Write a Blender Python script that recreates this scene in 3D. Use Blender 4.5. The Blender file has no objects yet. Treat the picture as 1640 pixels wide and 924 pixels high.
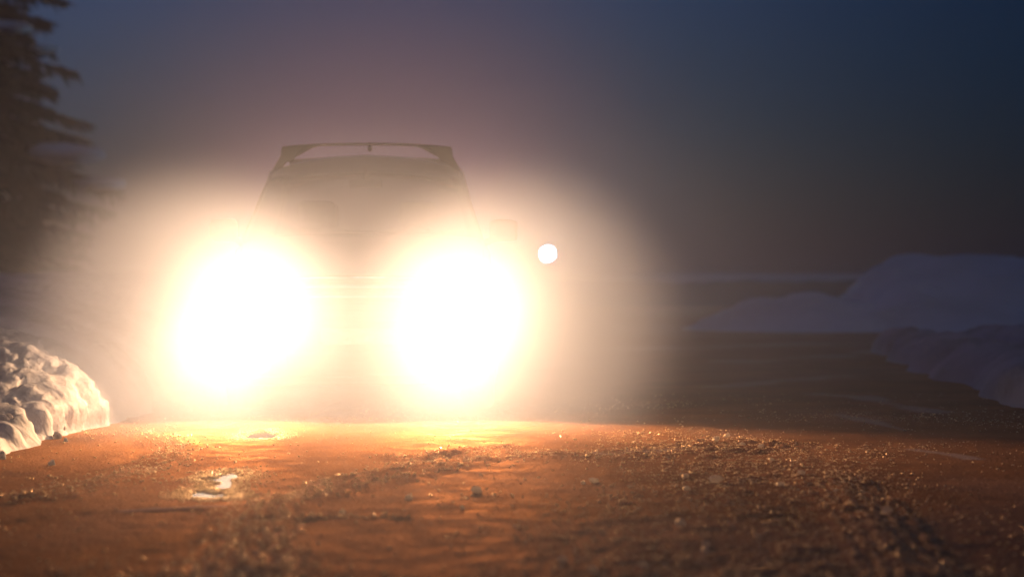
import bpy, bmesh, math, random
import numpy as np
from mathutils import Vector, Matrix

# ------------------------------------------------------------------ scene, camera, light
scene = bpy.context.scene
COL = scene.collection
CAM_H = 0.92
F_PX = 3920.0            # focal length in pixels of the 1640 px wide photograph
R = math.radians

cam_d = bpy.data.cameras.new("camera")
cam = bpy.data.objects.new("camera", cam_d)
COL.objects.link(cam)
cam_d.sensor_width = 36.0
cam_d.lens = 36.0 * F_PX / 1640.0
cam_d.clip_start = 0.1
cam_d.clip_end = 3000
cam.location = (0, 0, CAM_H)
cam.rotation_euler = (R(90) - math.atan(22 / F_PX), 0, 0)
cam_d.dof.use_dof = True
cam_d.dof.focus_distance = 13.6
cam_d.dof.aperture_fstop = 1.8
cam_d.dof.aperture_blades = 0
scene.camera = cam

world = bpy.data.worlds.new("World")
scene.world = world
world.use_nodes = True
wn = world.node_tree.nodes
wl = world.node_tree.links
wn.clear()
w_out = wn.new("ShaderNodeOutputWorld")
w_bg = wn.new("ShaderNodeBackground")
w_sky = wn.new("ShaderNodeTexSky")
w_sky.sky_type = 'NISHITA'
w_sky.sun_disc = False
w_sky.sun_elevation = R(-0.5)
w_sky.sun_rotation = R(-25)
w_sky.air_density = 1.0
w_sky.dust_density = 1.0
w_sky.ozone_density = 5.0
SKY_STRENGTH = 0.15
w_bg.inputs[1].default_value = SKY_STRENGTH
w_tint = wn.new("ShaderNodeVectorMath"); w_tint.operation = 'MULTIPLY'   # the camera's cool white balance
w_tint.inputs[1].default_value = (0.60, 1.12, 1.30)
wl.new(w_sky.outputs[0], w_tint.inputs[0])
# lens vignette painted into the sky: darker towards the right, soft and uneven
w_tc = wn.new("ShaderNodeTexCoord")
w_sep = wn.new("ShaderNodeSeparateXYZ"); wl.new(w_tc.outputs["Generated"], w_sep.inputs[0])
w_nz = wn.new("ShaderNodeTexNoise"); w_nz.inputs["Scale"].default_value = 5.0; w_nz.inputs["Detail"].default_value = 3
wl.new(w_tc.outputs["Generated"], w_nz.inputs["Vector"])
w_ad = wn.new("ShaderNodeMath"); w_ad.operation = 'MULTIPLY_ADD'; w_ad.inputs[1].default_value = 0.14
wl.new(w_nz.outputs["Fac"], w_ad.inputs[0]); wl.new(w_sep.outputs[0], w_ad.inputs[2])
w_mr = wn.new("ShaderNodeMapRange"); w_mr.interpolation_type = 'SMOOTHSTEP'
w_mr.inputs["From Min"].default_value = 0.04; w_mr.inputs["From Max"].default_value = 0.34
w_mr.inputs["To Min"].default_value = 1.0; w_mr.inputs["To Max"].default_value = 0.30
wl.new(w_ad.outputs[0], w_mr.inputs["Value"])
w_dim = wn.new("ShaderNodeVectorMath"); w_dim.operation = 'SCALE'
wl.new(w_tint.outputs[0], w_dim.inputs[0]); wl.new(w_mr.outputs[0], w_dim.inputs["Scale"])
wl.new(w_dim.outputs[0], w_bg.inputs[0])
wl.new(w_bg.outputs[0], w_out.inputs[0])

sun_d = bpy.data.lights.new("dusk_sun", 'SUN')
sun_d.energy = 0.10
sun_d.angle = R(60)
sun_d.color = (0.42, 0.70, 1.0)
sun = bpy.data.objects.new("dusk_sun", sun_d)
sun.rotation_euler = (R(40), 0, R(25))
COL.objects.link(sun)

LAMP_POWER = 3000.0
BEAM_POWER = 5600.0
LAMP_COLOR = (1.0, 0.54, 0.25)
HAZE_DENSITY = 0.0021
HAZE_G = 0.88
MIST_DENSITY = 0.11
HALO_POWER = 380.0
GROUND_FILM = 0.17

scene.view_settings.view_transform = 'Standard'
scene.view_settings.look = 'None'
scene.view_settings.exposure = 0.0
scene.view_settings.gamma = 1.0
scene.view_settings.use_curve_mapping = False
scene.render.engine = 'CYCLES'
cy = scene.cycles
cy.use_denoising = True
try:
    cy.denoiser = 'OPENIMAGEDENOISE'
except Exception:
    pass
cy.max_bounces = 6
cy.diffuse_bounces = 2
cy.glossy_bounces = 3
cy.transmission_bounces = 4
cy.volume_bounces = 1
cy.transparent_max_bounces = 8
cy.sample_clamp_indirect = 4.0
cy.volume_step_rate = 1.0
cy.volume_max_steps = 256

rng = np.random.RandomState(7)
random.seed(7)


# ------------------------------------------------------------------ helpers
def gpos(px, py, z=0.0):
    """ground point under a photograph pixel (used once, to measure the place)"""
    d = (CAM_H - z) * F_PX / (py - 440.0)
    return ((px - 820.0) / F_PX * d, d)


def link(name, mesh, mat=None, parent=None, smooth=True):
    o = bpy.data.objects.new(name, mesh)
    COL.objects.link(o)
    if mat is not None and len(mesh.materials) == 0:
        mesh.materials.append(mat)
    if parent is not None:
        o.parent = parent
    if smooth:
        mesh.polygons.foreach_set("use_smooth", [True] * len(mesh.polygons))
    return o


def mesh_from(verts, faces, name="m"):
    me = bpy.data.meshes.new(name)
    me.from_pydata([tuple(map(float, v)) for v in verts], [], [tuple(int(i) for i in f) for f in faces])
    me.update()
    return me


def grid_mesh(V, name="m"):
    """V: (ny, nx, 3) array"""
    ny, nx, _ = V.shape
    me = bpy.data.meshes.new(name)
    me.vertices.add(nx * ny)
    me.vertices.foreach_set("co", V.reshape(-1).astype(np.float32))
    idx = np.arange(nx * ny).reshape(ny, nx)
    q = np.stack([idx[:-1, :-1], idx[:-1, 1:], idx[1:, 1:], idx[1:, :-1]], -1).reshape(-1, 4)
    n = len(q)
    me.loops.add(n * 4)
    me.loops.foreach_set("vertex_index", q.reshape(-1).astype(np.int32))
    me.polygons.add(n)
    me.polygons.foreach_set("loop_start", (np.arange(n) * 4).astype(np.int32))
    me.polygons.foreach_set("loop_total", np.full(n, 4, dtype=np.int32))
    me.update(calc_edges=True)
    me.validate()
    return me


def tag(o, label=None, cat=None, group=None, kind=None):
    if label: o["label"] = label
    if cat: o["category"] = cat
    if group: o["group"] = group
    if kind: o["kind"] = kind
    return o


def empty(name, loc, rz=0.0):
    o = bpy.data.objects.new(name, None)
    COL.objects.link(o)
    o.location = loc
    o.rotation_euler = (0, 0, rz)
    o.empty_display_size = 0.2
    return o


class MB:
    def __init__(self):
        self.bm = bmesh.new()

    def box(self, c, s, bevel=0.0, rot=None, seg=2):
        r = bmesh.ops.create_cube(self.bm, size=1.0)
        vs = r['verts']
        bmesh.ops.scale(self.bm, vec=s, verts=vs)
        if bevel > 0:
            es = list({e for v in vs for e in v.link_edges})
            rr = bmesh.ops.bevel(self.bm, geom=es, offset=bevel, segments=seg, profile=0.6, affect='EDGES')
            vs = list({v for f in rr['faces'] for v in f.verts} | {v for v in vs if v.is_valid})
        if rot is not None:
            bmesh.ops.rotate(self.bm, cent=(0, 0, 0), matrix=rot, verts=vs)
        bmesh.ops.translate(self.bm, vec=c, verts=vs)
        return vs

    def cyl(self, p0, p1, r0, r1=None, n=16, caps=True):
        if r1 is None: r1 = r0
        p0, p1 = Vector(p0), Vector(p1)
        d = p1 - p0
        q = d.to_track_quat('Z', 'Y').to_matrix()
        rings = []
        for p, r in ((p0, r0), (p1, r1)):
            rings.append([self.bm.verts.new(p + q @ Vector((r * math.cos(a), r * math.sin(a), 0)))
                          for a in [2 * math.pi * k / n for k in range(n)]])
        for k in range(n):
            self.bm.faces.new((rings[0][k], rings[0][(k + 1) % n], rings[1][(k + 1) % n], rings[1][k]))
        if caps:
            self.bm.faces.new(rings[0][::-1])
            self.bm.faces.new(rings[1])

    def tube(self, pts, rad, n=10):
        pts = [Vector(p) for p in pts]
        rads = rad if isinstance(rad, (list, tuple)) else [rad] * len(pts)
        prev = None
        first = None
        for i, p in enumerate(pts):
            a = pts[max(i - 1, 0)]; b = pts[min(i + 1, len(pts) - 1)]
            t = (b - a).normalized()
            up = Vector((0, 0, 1)) if abs(t.z) < 0.95 else Vector((1, 0, 0))
            s = t.cross(up).normalized(); u = s.cross(t)
            ring = [self.bm.verts.new(p + rads[i] * (math.cos(2 * math.pi * k / n) * s + math.sin(2 * math.pi * k / n) * u)) for k in range(n)]
            if prev:
                for k in range(n):
                    self.bm.faces.new((prev[k], prev[(k + 1) % n], ring[(k + 1) % n], ring[k]))
            else:
                first = ring
            prev = ring
        self.bm.faces.new(first[::-1]); self.bm.faces.new(prev)

    def lathe(self, prof, axis='x', c=(0, 0, 0), n=40, closed=False):
        """prof: (along, radius) points"""
        rings = []
        for (a, r) in prof:
            ring = []
            for k in range(n):
                t = 2 * math.pi * k / n
                if axis == 'x': p = (a, r * math.cos(t), r * math.sin(t))
                elif axis == 'y': p = (r * math.cos(t), a, r * math.sin(t))
                else: p = (r * math.cos(t), r * math.sin(t), a)
                ring.append(self.bm.verts.new(Vector(p) + Vector(c)))
            rings.append(ring)
        m = len(rings)
        for i in range(m if closed else m - 1):
            A, B = rings[i], rings[(i + 1) % m]
            for k in range(n):
                self.bm.faces.new((A[k], A[(k + 1) % n], B[(k + 1) % n], B[k]))

    def blob(self, c, s, amp=0.25, sub=2, seed=0):
        rr = random.Random(seed)
        r = bmesh.ops.create_icosphere(self.bm, subdivisions=sub, radius=1.0)
        ph = [rr.uniform(0, 6.28) for _ in range(9)]
        for v in r['verts']:
            p = v.co
            k = 1 + amp * (math.sin(3 * p.x + ph[0]) * math.sin(2.6 * p.y + ph[1]) + 0.6 * math.sin(5 * p.z + ph[2] + 2 * p.x) * math.cos(4 * p.y + ph[3])
                           + 0.35 * math.sin(9 * p.x + ph[4]) * math.sin(8 * p.z + ph[5]))
            v.co = Vector((p.x * k * s[0], p.y * k * s[1], p.z * k * s[2])) + Vector(c)
        return r['verts']

    def build(self, name, mat=None, parent=None, smooth=True, recalc=True):
        if recalc:
            bmesh.ops.recalc_face_normals(self.bm, faces=self.bm.faces)
        me = bpy.data.meshes.new(name)
        self.bm.to_mesh(me)
        self.bm.free()
        return link(name, me, mat, parent, smooth)


# ---- numpy value noise
_perm = rng.rand(256, 256)


def vnoise(x, y):
    xi = np.floor(x).astype(int); yi = np.floor(y).astype(int)
    fx = x - xi; fy = y - yi
    fx = fx * fx * fx * (fx * (fx * 6 - 15) + 10); fy = fy * fy * fy * (fy * (fy * 6 - 15) + 10)
    a = _perm[xi % 256, yi % 256]; b = _perm[(xi + 1) % 256, yi % 256]
    c = _perm[xi % 256, (yi + 1) % 256]; d = _perm[(xi + 1) % 256, (yi + 1) % 256]
    return (a * (1 - fx) + b * fx) * (1 - fy) + (c * (1 - fx) + d * fx) * fy - 0.5


def fbm(x, y, o=4, g=0.5):
    s = 0; a = 1.0
    for k in range(o):
        s = s + a * vnoise(x + 17.3 * k, y - 9.1 * k)
        c, si = math.cos(0.6), math.sin(0.6)
        x, y = (x * c - y * si) * 2.03, (x * si + y * c) * 2.03
        a *= g
    return s


def sstep(a, b, x):
    t = np.clip((x - a) / (b - a), 0, 1)
    return t * t * (3 - 2 * t)


def seg_dist(x, y, pts):
    """distance to a polyline and signed side"""
    best = np.full(np.shape(x), 1e9)
    for (x0, y0), (x1, y1) in zip(pts[:-1], pts[1:]):
        dx, dy = x1 - x0, y1 - y0
        L = dx * dx + dy * dy
        t = np.clip(((x - x0) * dx + (y - y0) * dy) / L, 0, 1)
        d = np.hypot(x - x0 - t * dx, y - y0 - t * dy)
        best = np.minimum(best, d)
    return best


# ---- materials
def new_mat(name):
    m = bpy.data.materials.new(name)
    m.use_nodes = True
    nt = m.node_tree
    b = nt.nodes["Principled BSDF"]
    return m, nt, b


def simple(name, col, rough=0.5, metal=0.0, coat=0.0, spec=0.5, noise=0.0, nscale=30.0, bump=0.0):
    m, nt, b = new_mat(name)
    b.inputs["Base Color"].default_value = (*col, 1)
    b.inputs["Roughness"].default_value = rough
    b.inputs["Metallic"].default_value = metal
    b.inputs["Coat Weight"].default_value = coat
    b.inputs["Specular IOR Level"].default_value = spec
    if noise > 0 or bump > 0:
        tc = nt.nodes.new("ShaderNodeTexCoord")
        n = nt.nodes.new("ShaderNodeTexNoise")
        n.inputs["Scale"].default_value = nscale
        n.inputs["Detail"].default_value = 5
        nt.links.new(tc.outputs["Object"], n.inputs["Vector"])
        if noise > 0:
            r = nt.nodes.new("ShaderNodeValToRGB")
            r.color_ramp.elements[0].position = 0.3
            r.color_ramp.elements[0].color = tuple(c * (1 - noise) for c in col) + (1,)
            r.color_ramp.elements[1].position = 0.7
            r.color_ramp.elements[1].color = tuple(min(1, c * (1 + noise)) for c in col) + (1,)
            nt.links.new(n.outputs["Fac"], r.inputs["Fac"])
            nt.links.new(r.outputs[0], b.inputs["Base Color"])
            mr = nt.nodes.new("ShaderNodeMapRange")
            mr.inputs["To Min"].default_value = max(0.02, rough - 0.12)
            mr.inputs["To Max"].default_value = min(1, rough + 0.12)
            nt.links.new(n.outputs["Fac"], mr.inputs["Value"])
            nt.links.new(mr.outputs[0], b.inputs["Roughness"])
        if bump > 0:
            bp = nt.nodes.new("ShaderNodeBump")
            bp.inputs["Strength"].default_value = 1.0
            bp.inputs["Distance"].default_value = bump
            nt.links.new(n.outputs["Fac"], bp.inputs["Height"])
            nt.links.new(bp.outputs[0], b.inputs["Normal"])
    return m


def ground_material():
    m, nt, b = new_mat("wet_icy_ground")
    N, L = nt.nodes, nt.links
    tc = N.new("ShaderNodeTexCoord")
    n1 = N.new("ShaderNodeTexNoise"); n1.inputs["Scale"].default_value = 1.6; n1.inputs["Detail"].default_value = 8
    n2 = N.new("ShaderNodeTexNoise"); n2.inputs["Scale"].default_value = 38; n2.inputs["Detail"].default_value = 6
    n2.inputs["Roughness"].default_value = 0.65
    n3 = N.new("ShaderNodeTexVoronoi"); n3.inputs["Scale"].default_value = 60
    n4 = N.new("ShaderNodeTexNoise"); n4.inputs["Scale"].default_value = 5.5; n4.inputs["Detail"].default_value = 6
    for n in (n1, n2, n3, n4):
        L.new(tc.outputs["Object"], n.inputs["Vector"])
    cr = N.new("ShaderNodeValToRGB")
    e = cr.color_ramp.elements
    e[0].position = 0.3; e[0].color = (0.09, 0.042, 0.018, 1)
    e[1].position = 0.72; e[1].color = (0.30, 0.15, 0.068, 1)
    x = cr.color_ramp.elements.new(0.5); x.color = (0.18, 0.085, 0.038, 1)
    mix = N.new("ShaderNodeMath"); mix.operation = 'ADD'
    sc = N.new("ShaderNodeMath"); sc.operation = 'MULTIPLY_ADD'
    sc.inputs[1].default_value = 0.6; sc.inputs[2].default_value = -0.3
    L.new(n2.outputs["Fac"], sc.inputs[0])
    L.new(n1.outputs["Fac"], mix.inputs[0]); L.new(sc.outputs[0], mix.inputs[1])
    L.new(mix.outputs[0], cr.inputs["Fac"])
    # frost and thin snow: stored on the mesh, streaks with a shape of their own
    at = N.new("ShaderNodeAttribute"); at.attribute_name = "frost"
    mc = N.new("ShaderNodeMix"); mc.data_type = 'RGBA'
    L.new(at.outputs["Fac"], mc.inputs[0])
    L.new(cr.outputs[0], mc.inputs[6]); mc.inputs[7].default_value = (0.42, 0.44, 0.47, 1)
    L.new(mc.outputs[2], b.inputs["Base Color"])
    rr = N.new("ShaderNodeMapRange")
    rr.inputs["From Min"].default_value = 0.35; rr.inputs["From Max"].default_value = 0.65
    rr.inputs["To Min"].default_value = 0.62; rr.inputs["To Max"].default_value = 0.88
    L.new(n4.outputs["Fac"], rr.inputs["Value"])
    L.new(rr.outputs[0], b.inputs["Roughness"])
    b.inputs["Specular IOR Level"].default_value = 0.05
    b1 = N.new("ShaderNodeBump"); b1.inputs["Distance"].default_value = 0.0035
    L.new(n2.outputs["Fac"], b1.inputs["Height"])
    b2 = N.new("ShaderNodeBump"); b2.inputs["Distance"].default_value = 0.004
    L.new(n3.outputs["Distance"], b2.inputs["Height"]); L.new(b1.outputs[0], b2.inputs["Normal"])
    L.new(b2.outputs[0], b.inputs["Normal"])
    # film of brown meltwater over the packed ice and sand
    b.inputs["Specular IOR Level"].default_value = 0.0
    gl = N.new("ShaderNodeBsdfGlossy"); gl.inputs["Color"].default_value = (0.95, 0.46, 0.20, 1)
    L.new(rr.outputs[0], gl.inputs["Roughness"]); L.new(b2.outputs[0], gl.inputs["Normal"])
    ms = N.new("ShaderNodeMixShader"); ms.inputs[0].default_value = GROUND_FILM
    L.new(b.outputs[0], ms.inputs[1]); L.new(gl.outputs[0], ms.inputs[2])
    L.new(ms.outputs[0], N["Material Output"].inputs["Surface"])
    return m


def snow_material(name, col=(0.36, 0.38, 0.46), dirt=0.3, dscale=2.0, bump=0.02, bscale=9.0):
    m, nt, b = new_mat(name)
    N, L = nt.nodes, nt.links
    tc = N.new("ShaderNodeTexCoord")
    n1 = N.new("ShaderNodeTexNoise"); n1.inputs["Scale"].default_value = dscale; n1.inputs["Detail"].default_value = 7
    n2 = N.new("ShaderNodeTexNoise"); n2.inputs["Scale"].default_value = bscale; n2.inputs["Detail"].default_value = 7
    for n in (n1, n2): L.new(tc.outputs["Object"], n.inputs["Vector"])
    cr = N.new("ShaderNodeValToRGB")
    e = cr.color_ramp.elements
    e[0].position = 0.32; e[0].color = tuple(c * (1 - dirt) for c in col) + (1,)
    e[1].position = 0.62; e[1].color = (*col, 1)
    L.new(n1.outputs["Fac"], cr.inputs["Fac"])
    L.new(cr.outputs[0], b.inputs["Base Color"])
    b.inputs["Roughness"].default_value = 0.75
    b.inputs["Subsurface Weight"].default_value = 0.0
    bp = N.new("ShaderNodeBump"); bp.inputs["Distance"].default_value = bump
    L.new(n2.outputs["Fac"], bp.inputs["Height"]); L.new(bp.outputs[0], b.inputs["Normal"])
    return m


def glass(name, col=(0.6, 0.65, 0.65), rough=0.02, alpha=None):
    m, nt, b = new_mat(name)
    N, L = nt.nodes, nt.links
    gl = N.new("ShaderNodeBsdfGlossy"); gl.inputs["Roughness"].default_value = rough
    tr = N.new("ShaderNodeBsdfTransparent"); tr.inputs["Color"].default_value = (*col, 1)
    fr = N.new("ShaderNodeFresnel"); fr.inputs["IOR"].default_value = 1.5
    mx = N.new("ShaderNodeMixShader")
    L.new(fr.outputs[0], mx.inputs[0]); L.new(tr.outputs[0], mx.inputs[1]); L.new(gl.outputs[0], mx.inputs[2])
    L.new(mx.outputs[0], N["Material Output"].inputs["Surface"])
    N.remove(b)
    return m


def emissive(name, col, strength):
    m, nt, b = new_mat(name)
    b.inputs["Base Color"].default_value = (*[min(1, c) for c in col], 1)
    b.inputs["Emission Color"].default_value = (*col, 1)
    b.inputs["Emission Strength"].default_value = strength
    return m


M = dict(
    ground=ground_material(),
    snow=snow_material("packed_snow", dirt=0.45, dscale=1.2),
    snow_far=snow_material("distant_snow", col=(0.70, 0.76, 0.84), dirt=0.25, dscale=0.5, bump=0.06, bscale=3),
    embank=simple("embankment_soil", (0.05, 0.045, 0.04), 0.9, noise=0.4, nscale=1.2, bump=0.05),
    ice=simple("ice_lump", (0.45, 0.44, 0.42), 0.18, noise=0.35, nscale=40, bump=0.003),
    grit=simple("wet_grit", (0.30, 0.25, 0.21), 0.16, coat=1.0, noise=0.4, nscale=60),
    clod=simple("snow_clod", (0.62, 0.61, 0.64), 0.8, noise=0.25, nscale=3, bump=0.02),
    paint=simple("dark_car_paint", (0.035, 0.035, 0.04), 0.35, metal=0.3, coat=0.8, noise=0.12, nscale=6),
    trim=simple("black_plastic_trim", (0.018, 0.018, 0.019), 0.6, bump=0.0006, nscale=200),
    rubber=simple("tyre_rubber", (0.02, 0.02, 0.02), 0.85, noise=0.3, nscale=30, bump=0.002),
    alloy=simple("alloy_metal", (0.45, 0.45, 0.46), 0.35, metal=0.9, noise=0.2, nscale=12),
    chrome=simple("chrome_trim", (0.75, 0.75, 0.76), 0.16, metal=1.0, noise=0.08, nscale=20),
    glass=glass("car_glass", (0.45, 0.48, 0.48)),
    lens=glass("lamp_glass", (0.95, 0.95, 0.95)),
    seat=simple("seat_fabric", (0.05, 0.05, 0.055), 0.9, noise=0.3, nscale=80, bump=0.001),
    red=emissive("lit_red_lens", (1.0, 0.08, 0.05), 6.0),
    amber=simple("amber_lens_plastic", (0.55, 0.2, 0.03), 0.25, coat=0.5),
    plate=simple("plate_white", (0.25, 0.25, 0.24), 0.6, noise=0.3, nscale=25),
    bark=simple("spruce_bark", (0.06, 0.045, 0.035), 0.95, noise=0.4, nscale=9, bump=0.02),
    needle=simple("spruce_needles", (0.035, 0.055, 0.035), 0.8, noise=0.4, nscale=4),
    pole=simple("weathered_concrete", (0.38, 0.38, 0.37), 0.85, noise=0.25, nscale=5, bump=0.006),
    steel=simple("painted_steel", (0.08, 0.08, 0.085), 0.5, noise=0.2, nscale=14),
    bulb=emissive("lit_headlight_bulb", (1.0, 0.72, 0.42), 150.0),
    lamp=emissive("lit_lamp_globe", (0.42, 0.72, 1.0), 650.0),
)
# backlit ice: light comes through the lumps and crumbs
for k_, tcol, f_ in (('ice', (0.9, 0.86, 0.8), 0.8), ('grit', (0.95, 0.82, 0.62), 0.75), ('clod', (0.8, 0.78, 0.78), 0.5)):
    nt = M[k_].node_tree; b = nt.nodes["Principled BSDF"]
    tl = nt.nodes.new("ShaderNodeBsdfTranslucent"); tl.inputs["Color"].default_value = (*tcol, 1)
    ms = nt.nodes.new("ShaderNodeMixShader"); ms.inputs[0].default_value = f_
    nt.links.new(b.outputs[0], ms.inputs[1]); nt.links.new(tl.outputs[0], ms.inputs[2])
    nt.links.new(ms.outputs[0], nt.nodes["Material Output"].inputs["Surface"])
    if k_ != 'clod':                                      # glazed with wet ice
        gz = nt.nodes.new("ShaderNodeBsdfGlossy"); gz.inputs["Color"].default_value = (1.0, 0.76, 0.48, 1); gz.inputs["Roughness"].default_value = 0.38
        m2 = nt.nodes.new("ShaderNodeMixShader"); m2.inputs[0].default_value = 0.42 if k_ == 'grit' else 0.25
        nt.links.new(ms.outputs[0], m2.inputs[1]); nt.links.new(gz.outputs[0], m2.inputs[2])
        nt.links.new(m2.outputs[0], nt.nodes["Material Output"].inputs["Surface"])
# wet puddle
m, nt, b = new_mat("puddle_water")
b.inputs["Base Color"].default_value = (0.03, 0.025, 0.02, 1)
b.inputs["Roughness"].default_value = 0.05
b.inputs["IOR"].default_value = 1.33
_tc = nt.nodes.new("ShaderNodeTexCoord"); _n = nt.nodes.new("ShaderNodeTexNoise"); _n.inputs["Scale"].default_value = 14
_b = nt.nodes.new("ShaderNodeBump"); _b.inputs["Distance"].default_value = 0.002
nt.links.new(_tc.outputs["Object"], _n.inputs["Vector"]); nt.links.new(_n.outputs["Fac"], _b.inputs["Height"])
nt.links.new(_b.outputs[0], b.inputs["Normal"])
M['water'] = m

# ------------------------------------------------------------------ ground
PUDDLES = [
    [(318, 769), (340, 765), (352, 759), (375, 755), (396, 763), (380, 768), (374, 781), (352, 784), (338, 780), (348, 772)],
    [(296, 797), (310, 786), (345, 789), (380, 795), (345, 799)],
    [(386, 700), (402, 693), (425, 691), (448, 696), (436, 703), (405, 703)],
]
PUD_W = [[gpos(*p) for p in poly] for poly in PUDDLES]


def poly_sd(x, y, poly):
    """negative inside"""
    d = seg_dist(x, y, poly + [poly[0]])
    inside = np.zeros(np.shape(x), bool)
    n = len(poly)
    for i in range(n):
        (x0, y0), (x1, y1) = poly[i], poly[(i + 1) % n]
        c = ((y0 > y) != (y1 > y))
        xx = x0 + (y - y0) / ((y1 - y0) if abs(y1 - y0) > 1e-9 else 1e-9) * (x1 - x0)
        inside ^= (c & (x < xx))
    return np.where(inside, -d, d)


TRACKS = [  # (points, half width, height, roughness)
    ([gpos(*p) for p in [(330, 1010), (380, 880), (410, 820), (520, 780), (640, 760), (730, 735), (800, 722)]], 0.09, 0.014),
    ([gpos(*p) for p in [(395, 1010), (450, 900), (430, 850), (470, 812), (600, 780), (700, 760), (770, 742)]], 0.06, 0.010),
    ([gpos(*p) for p in [(720, 737), (850, 734), (1000, 732), (1100, 728), (1180, 712)]], 0.20, 0.012),
    ([gpos(*p) for p in [(-60, 812), (60, 800), (180, 776), (270, 745), (285, 720), (250, 700)]], 0.09, 0.012),
    ([gpos(*p) for p in [(-60, 850), (100, 828), (330, 822), (420, 812)]], 0.05, -0.012),
    ([gpos(*p) for p in [(1600, 990), (1500, 900), (1440, 820), (1390, 770), (1300, 720)]], 0.10, -0.002),
    ([gpos(*p) for p in [(1520, 990), (1430, 890), (1370, 810), (1330, 770)]], 0.10, 0.010),
    ([gpos(*p) for p in [(-60, 770), (80, 765), (200, 742), (262, 716)]], 0.07, -0.014),
    ([gpos(*p) for p in [(640, 836), (520, 835), (440, 842)]], 0.06, 0.008),
]
FROST = [  # thin snow streaks left on the road, right of the frame
    ([gpos(*p) for p in [(1310, 634), (1380, 638), (1440, 652), (1500, 662)]], 0.16),
    ([gpos(*p) for p in [(1340, 668), (1400, 680), (1450, 692)]], 0.10),
    ([gpos(*p) for p in [(1150, 622), (1250, 612), (1340, 604)]], 0.22),
    ([gpos(*p) for p in [(940, 734), (1020, 732), (1085, 727)]], 0.05),
    ([gpos(*p) for p in [(1460, 722), (1520, 730), (1560, 738)]], 0.05),
    ([gpos(*p) for p in [(200, 822), (300, 818), (350, 815)]], 0.04),
    ([gpos(*p) for p in [(1180, 580), (1330, 572), (1450, 560)]], 0.5),
    ([gpos(*p) for p in [(1000, 560), (1150, 556), (1300, 552)]], 0.6),
]
GRAVEL = [gpos(*p) for p in [(1080, 700), (1170, 735), (1230, 780), (1180, 850), (1200, 930), (1250, 1000)]]


def gravel_w(x, y):
    d = seg_dist(x, y, GRAVEL)
    return sstep(0.95, 0.15, d + 0.35 * fbm(x * 1.3, y * 0.8, 3))


def track_w(x, y):
    w = 0
    for pts, hw, h in TRACKS:
        if h > 0:
            w = np.maximum(w, np.exp(-((seg_dist(x, y, pts) + 0.05 * fbm(x * 1.7 + 5, y * 1.7, 3)) / (hw * 1.3)) ** 2))
    return w


def H(x, y):
    near = sstep(45, 20, y)
    h = 0.012 + 0.008 * fbm(x * 0.45, y * 0.45, 3) + 0.004 * fbm(x * 2.2, y * 1.3, 3)
    wig = 0.05 * fbm(x * 1.7 + 5, y * 1.7, 3)
    gw = gravel_w(x, y)
    rough = 0.0022 + 0.0042 * gw
    for pts, hw, hh in TRACKS:
        d = seg_dist(x, y, pts) + wig
        e = np.exp(-(d / hw) ** 2)
        h = h + hh * e
        if hh > 0.009:                                    # ribs pressed by the tyre tread
            for off in (0.35, 0.95, 1.5):
                h = h + 0.010 * np.exp(-((d - off * hw) / 0.016) ** 2)
        rough = rough + (0.003 if hh > 0 else 0.001) * e
    h = h + near * rough * (fbm(x * 11, y * 8, 4, 0.6) * 1.6)
    h = h + near * 0.004 * fbm(x * 30, y * 22, 2)
    # tyre tread print inside the long track
    for pw in PUD_W:
        sd = poly_sd(x, y, pw) + 0.035 * fbm(x * 7, y * 4, 3) + 0.015 * fbm(x * 30, y * 16, 2)
        cx = np.mean([p[0] for p in pw]); cy_ = np.mean([p[1] for p in pw])
        flat = sstep(0.55, 0.10, sd)
        h = h * (1 - flat) + flat * (0.004 + 0.35 * (h - 0.012))
        h = h - 0.022 * sstep(0.02, -0.05, sd)
    return h


def axis_pts(lo, hi, s0, c, grow):
    """spacing s0 near c, growing away"""
    out = [c]
    s = s0; p = c
    while p < hi:
        s = s0 * (1 + grow * abs(p - c)); p += s; out.append(p)
    p = c; left = []
    while p > lo:
        s = s0 * (1 + grow * abs(p - c)); p -= s; left.append(p)
    return np.array(left[::-1] + out)


xs_in = np.arange(-3.6, 3.9, 0.024)
def outward(start, end, s0, g):
    o = []; p = start; s = s0
    sg = 1 if end > start else -1
    while sg * (end - p) > 0:
        s *= g; p += sg * s; o.append(p)
    return o
xs = np.array(outward(-3.6, -900, 0.03, 1.09)[::-1] + list(xs_in) + outward(xs_in[-1], 900, 0.03, 1.09))
ys_l = [5.5]
while ys_l[-1] < 1500:
    y = ys_l[-1]
    ys_l.append(y + (max(0.018, 0.00045 * y * y) if y < 40 else (y * 0.06)))
ys = np.array(outward(5.5, -300, 0.05, 1.2)[::-1] + ys_l)
X, Y = np.meshgrid(xs, ys)
Z = H(X, Y)
far = sstep(60, 25, np.hypot(X, Y - 5))
Z = Z * far
V = np.stack([X, Y, Z], -1)
g_me = grid_mesh(V, "ground")
fr = np.zeros_like(X)
for pts, w in FROST:
    d = seg_dist(X, Y, pts)
    fr = np.maximum(fr, sstep(1.0, 0.2, d / w + 1.1 * fbm(X * 2.2, Y * 1.1, 4)) * 0.55)
fr = np.maximum(fr, 0.10 * sstep(-0.05, 0.35, fbm(X * 0.9, Y * 0.5, 4)))
fr = np.maximum(fr, 0.25 * sstep(0.0, 0.3, fbm(X * 0.3 + 3, Y * 0.12, 3)) * sstep(17, 26, Y))
at = g_me.attributes.new("frost", 'FLOAT', 'POINT')
at.data.foreach_set("value", fr.reshape(-1).astype(np.float32))
ground = link("ground", g_me, M['ground'])
tag(ground, kind="structure")

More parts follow.
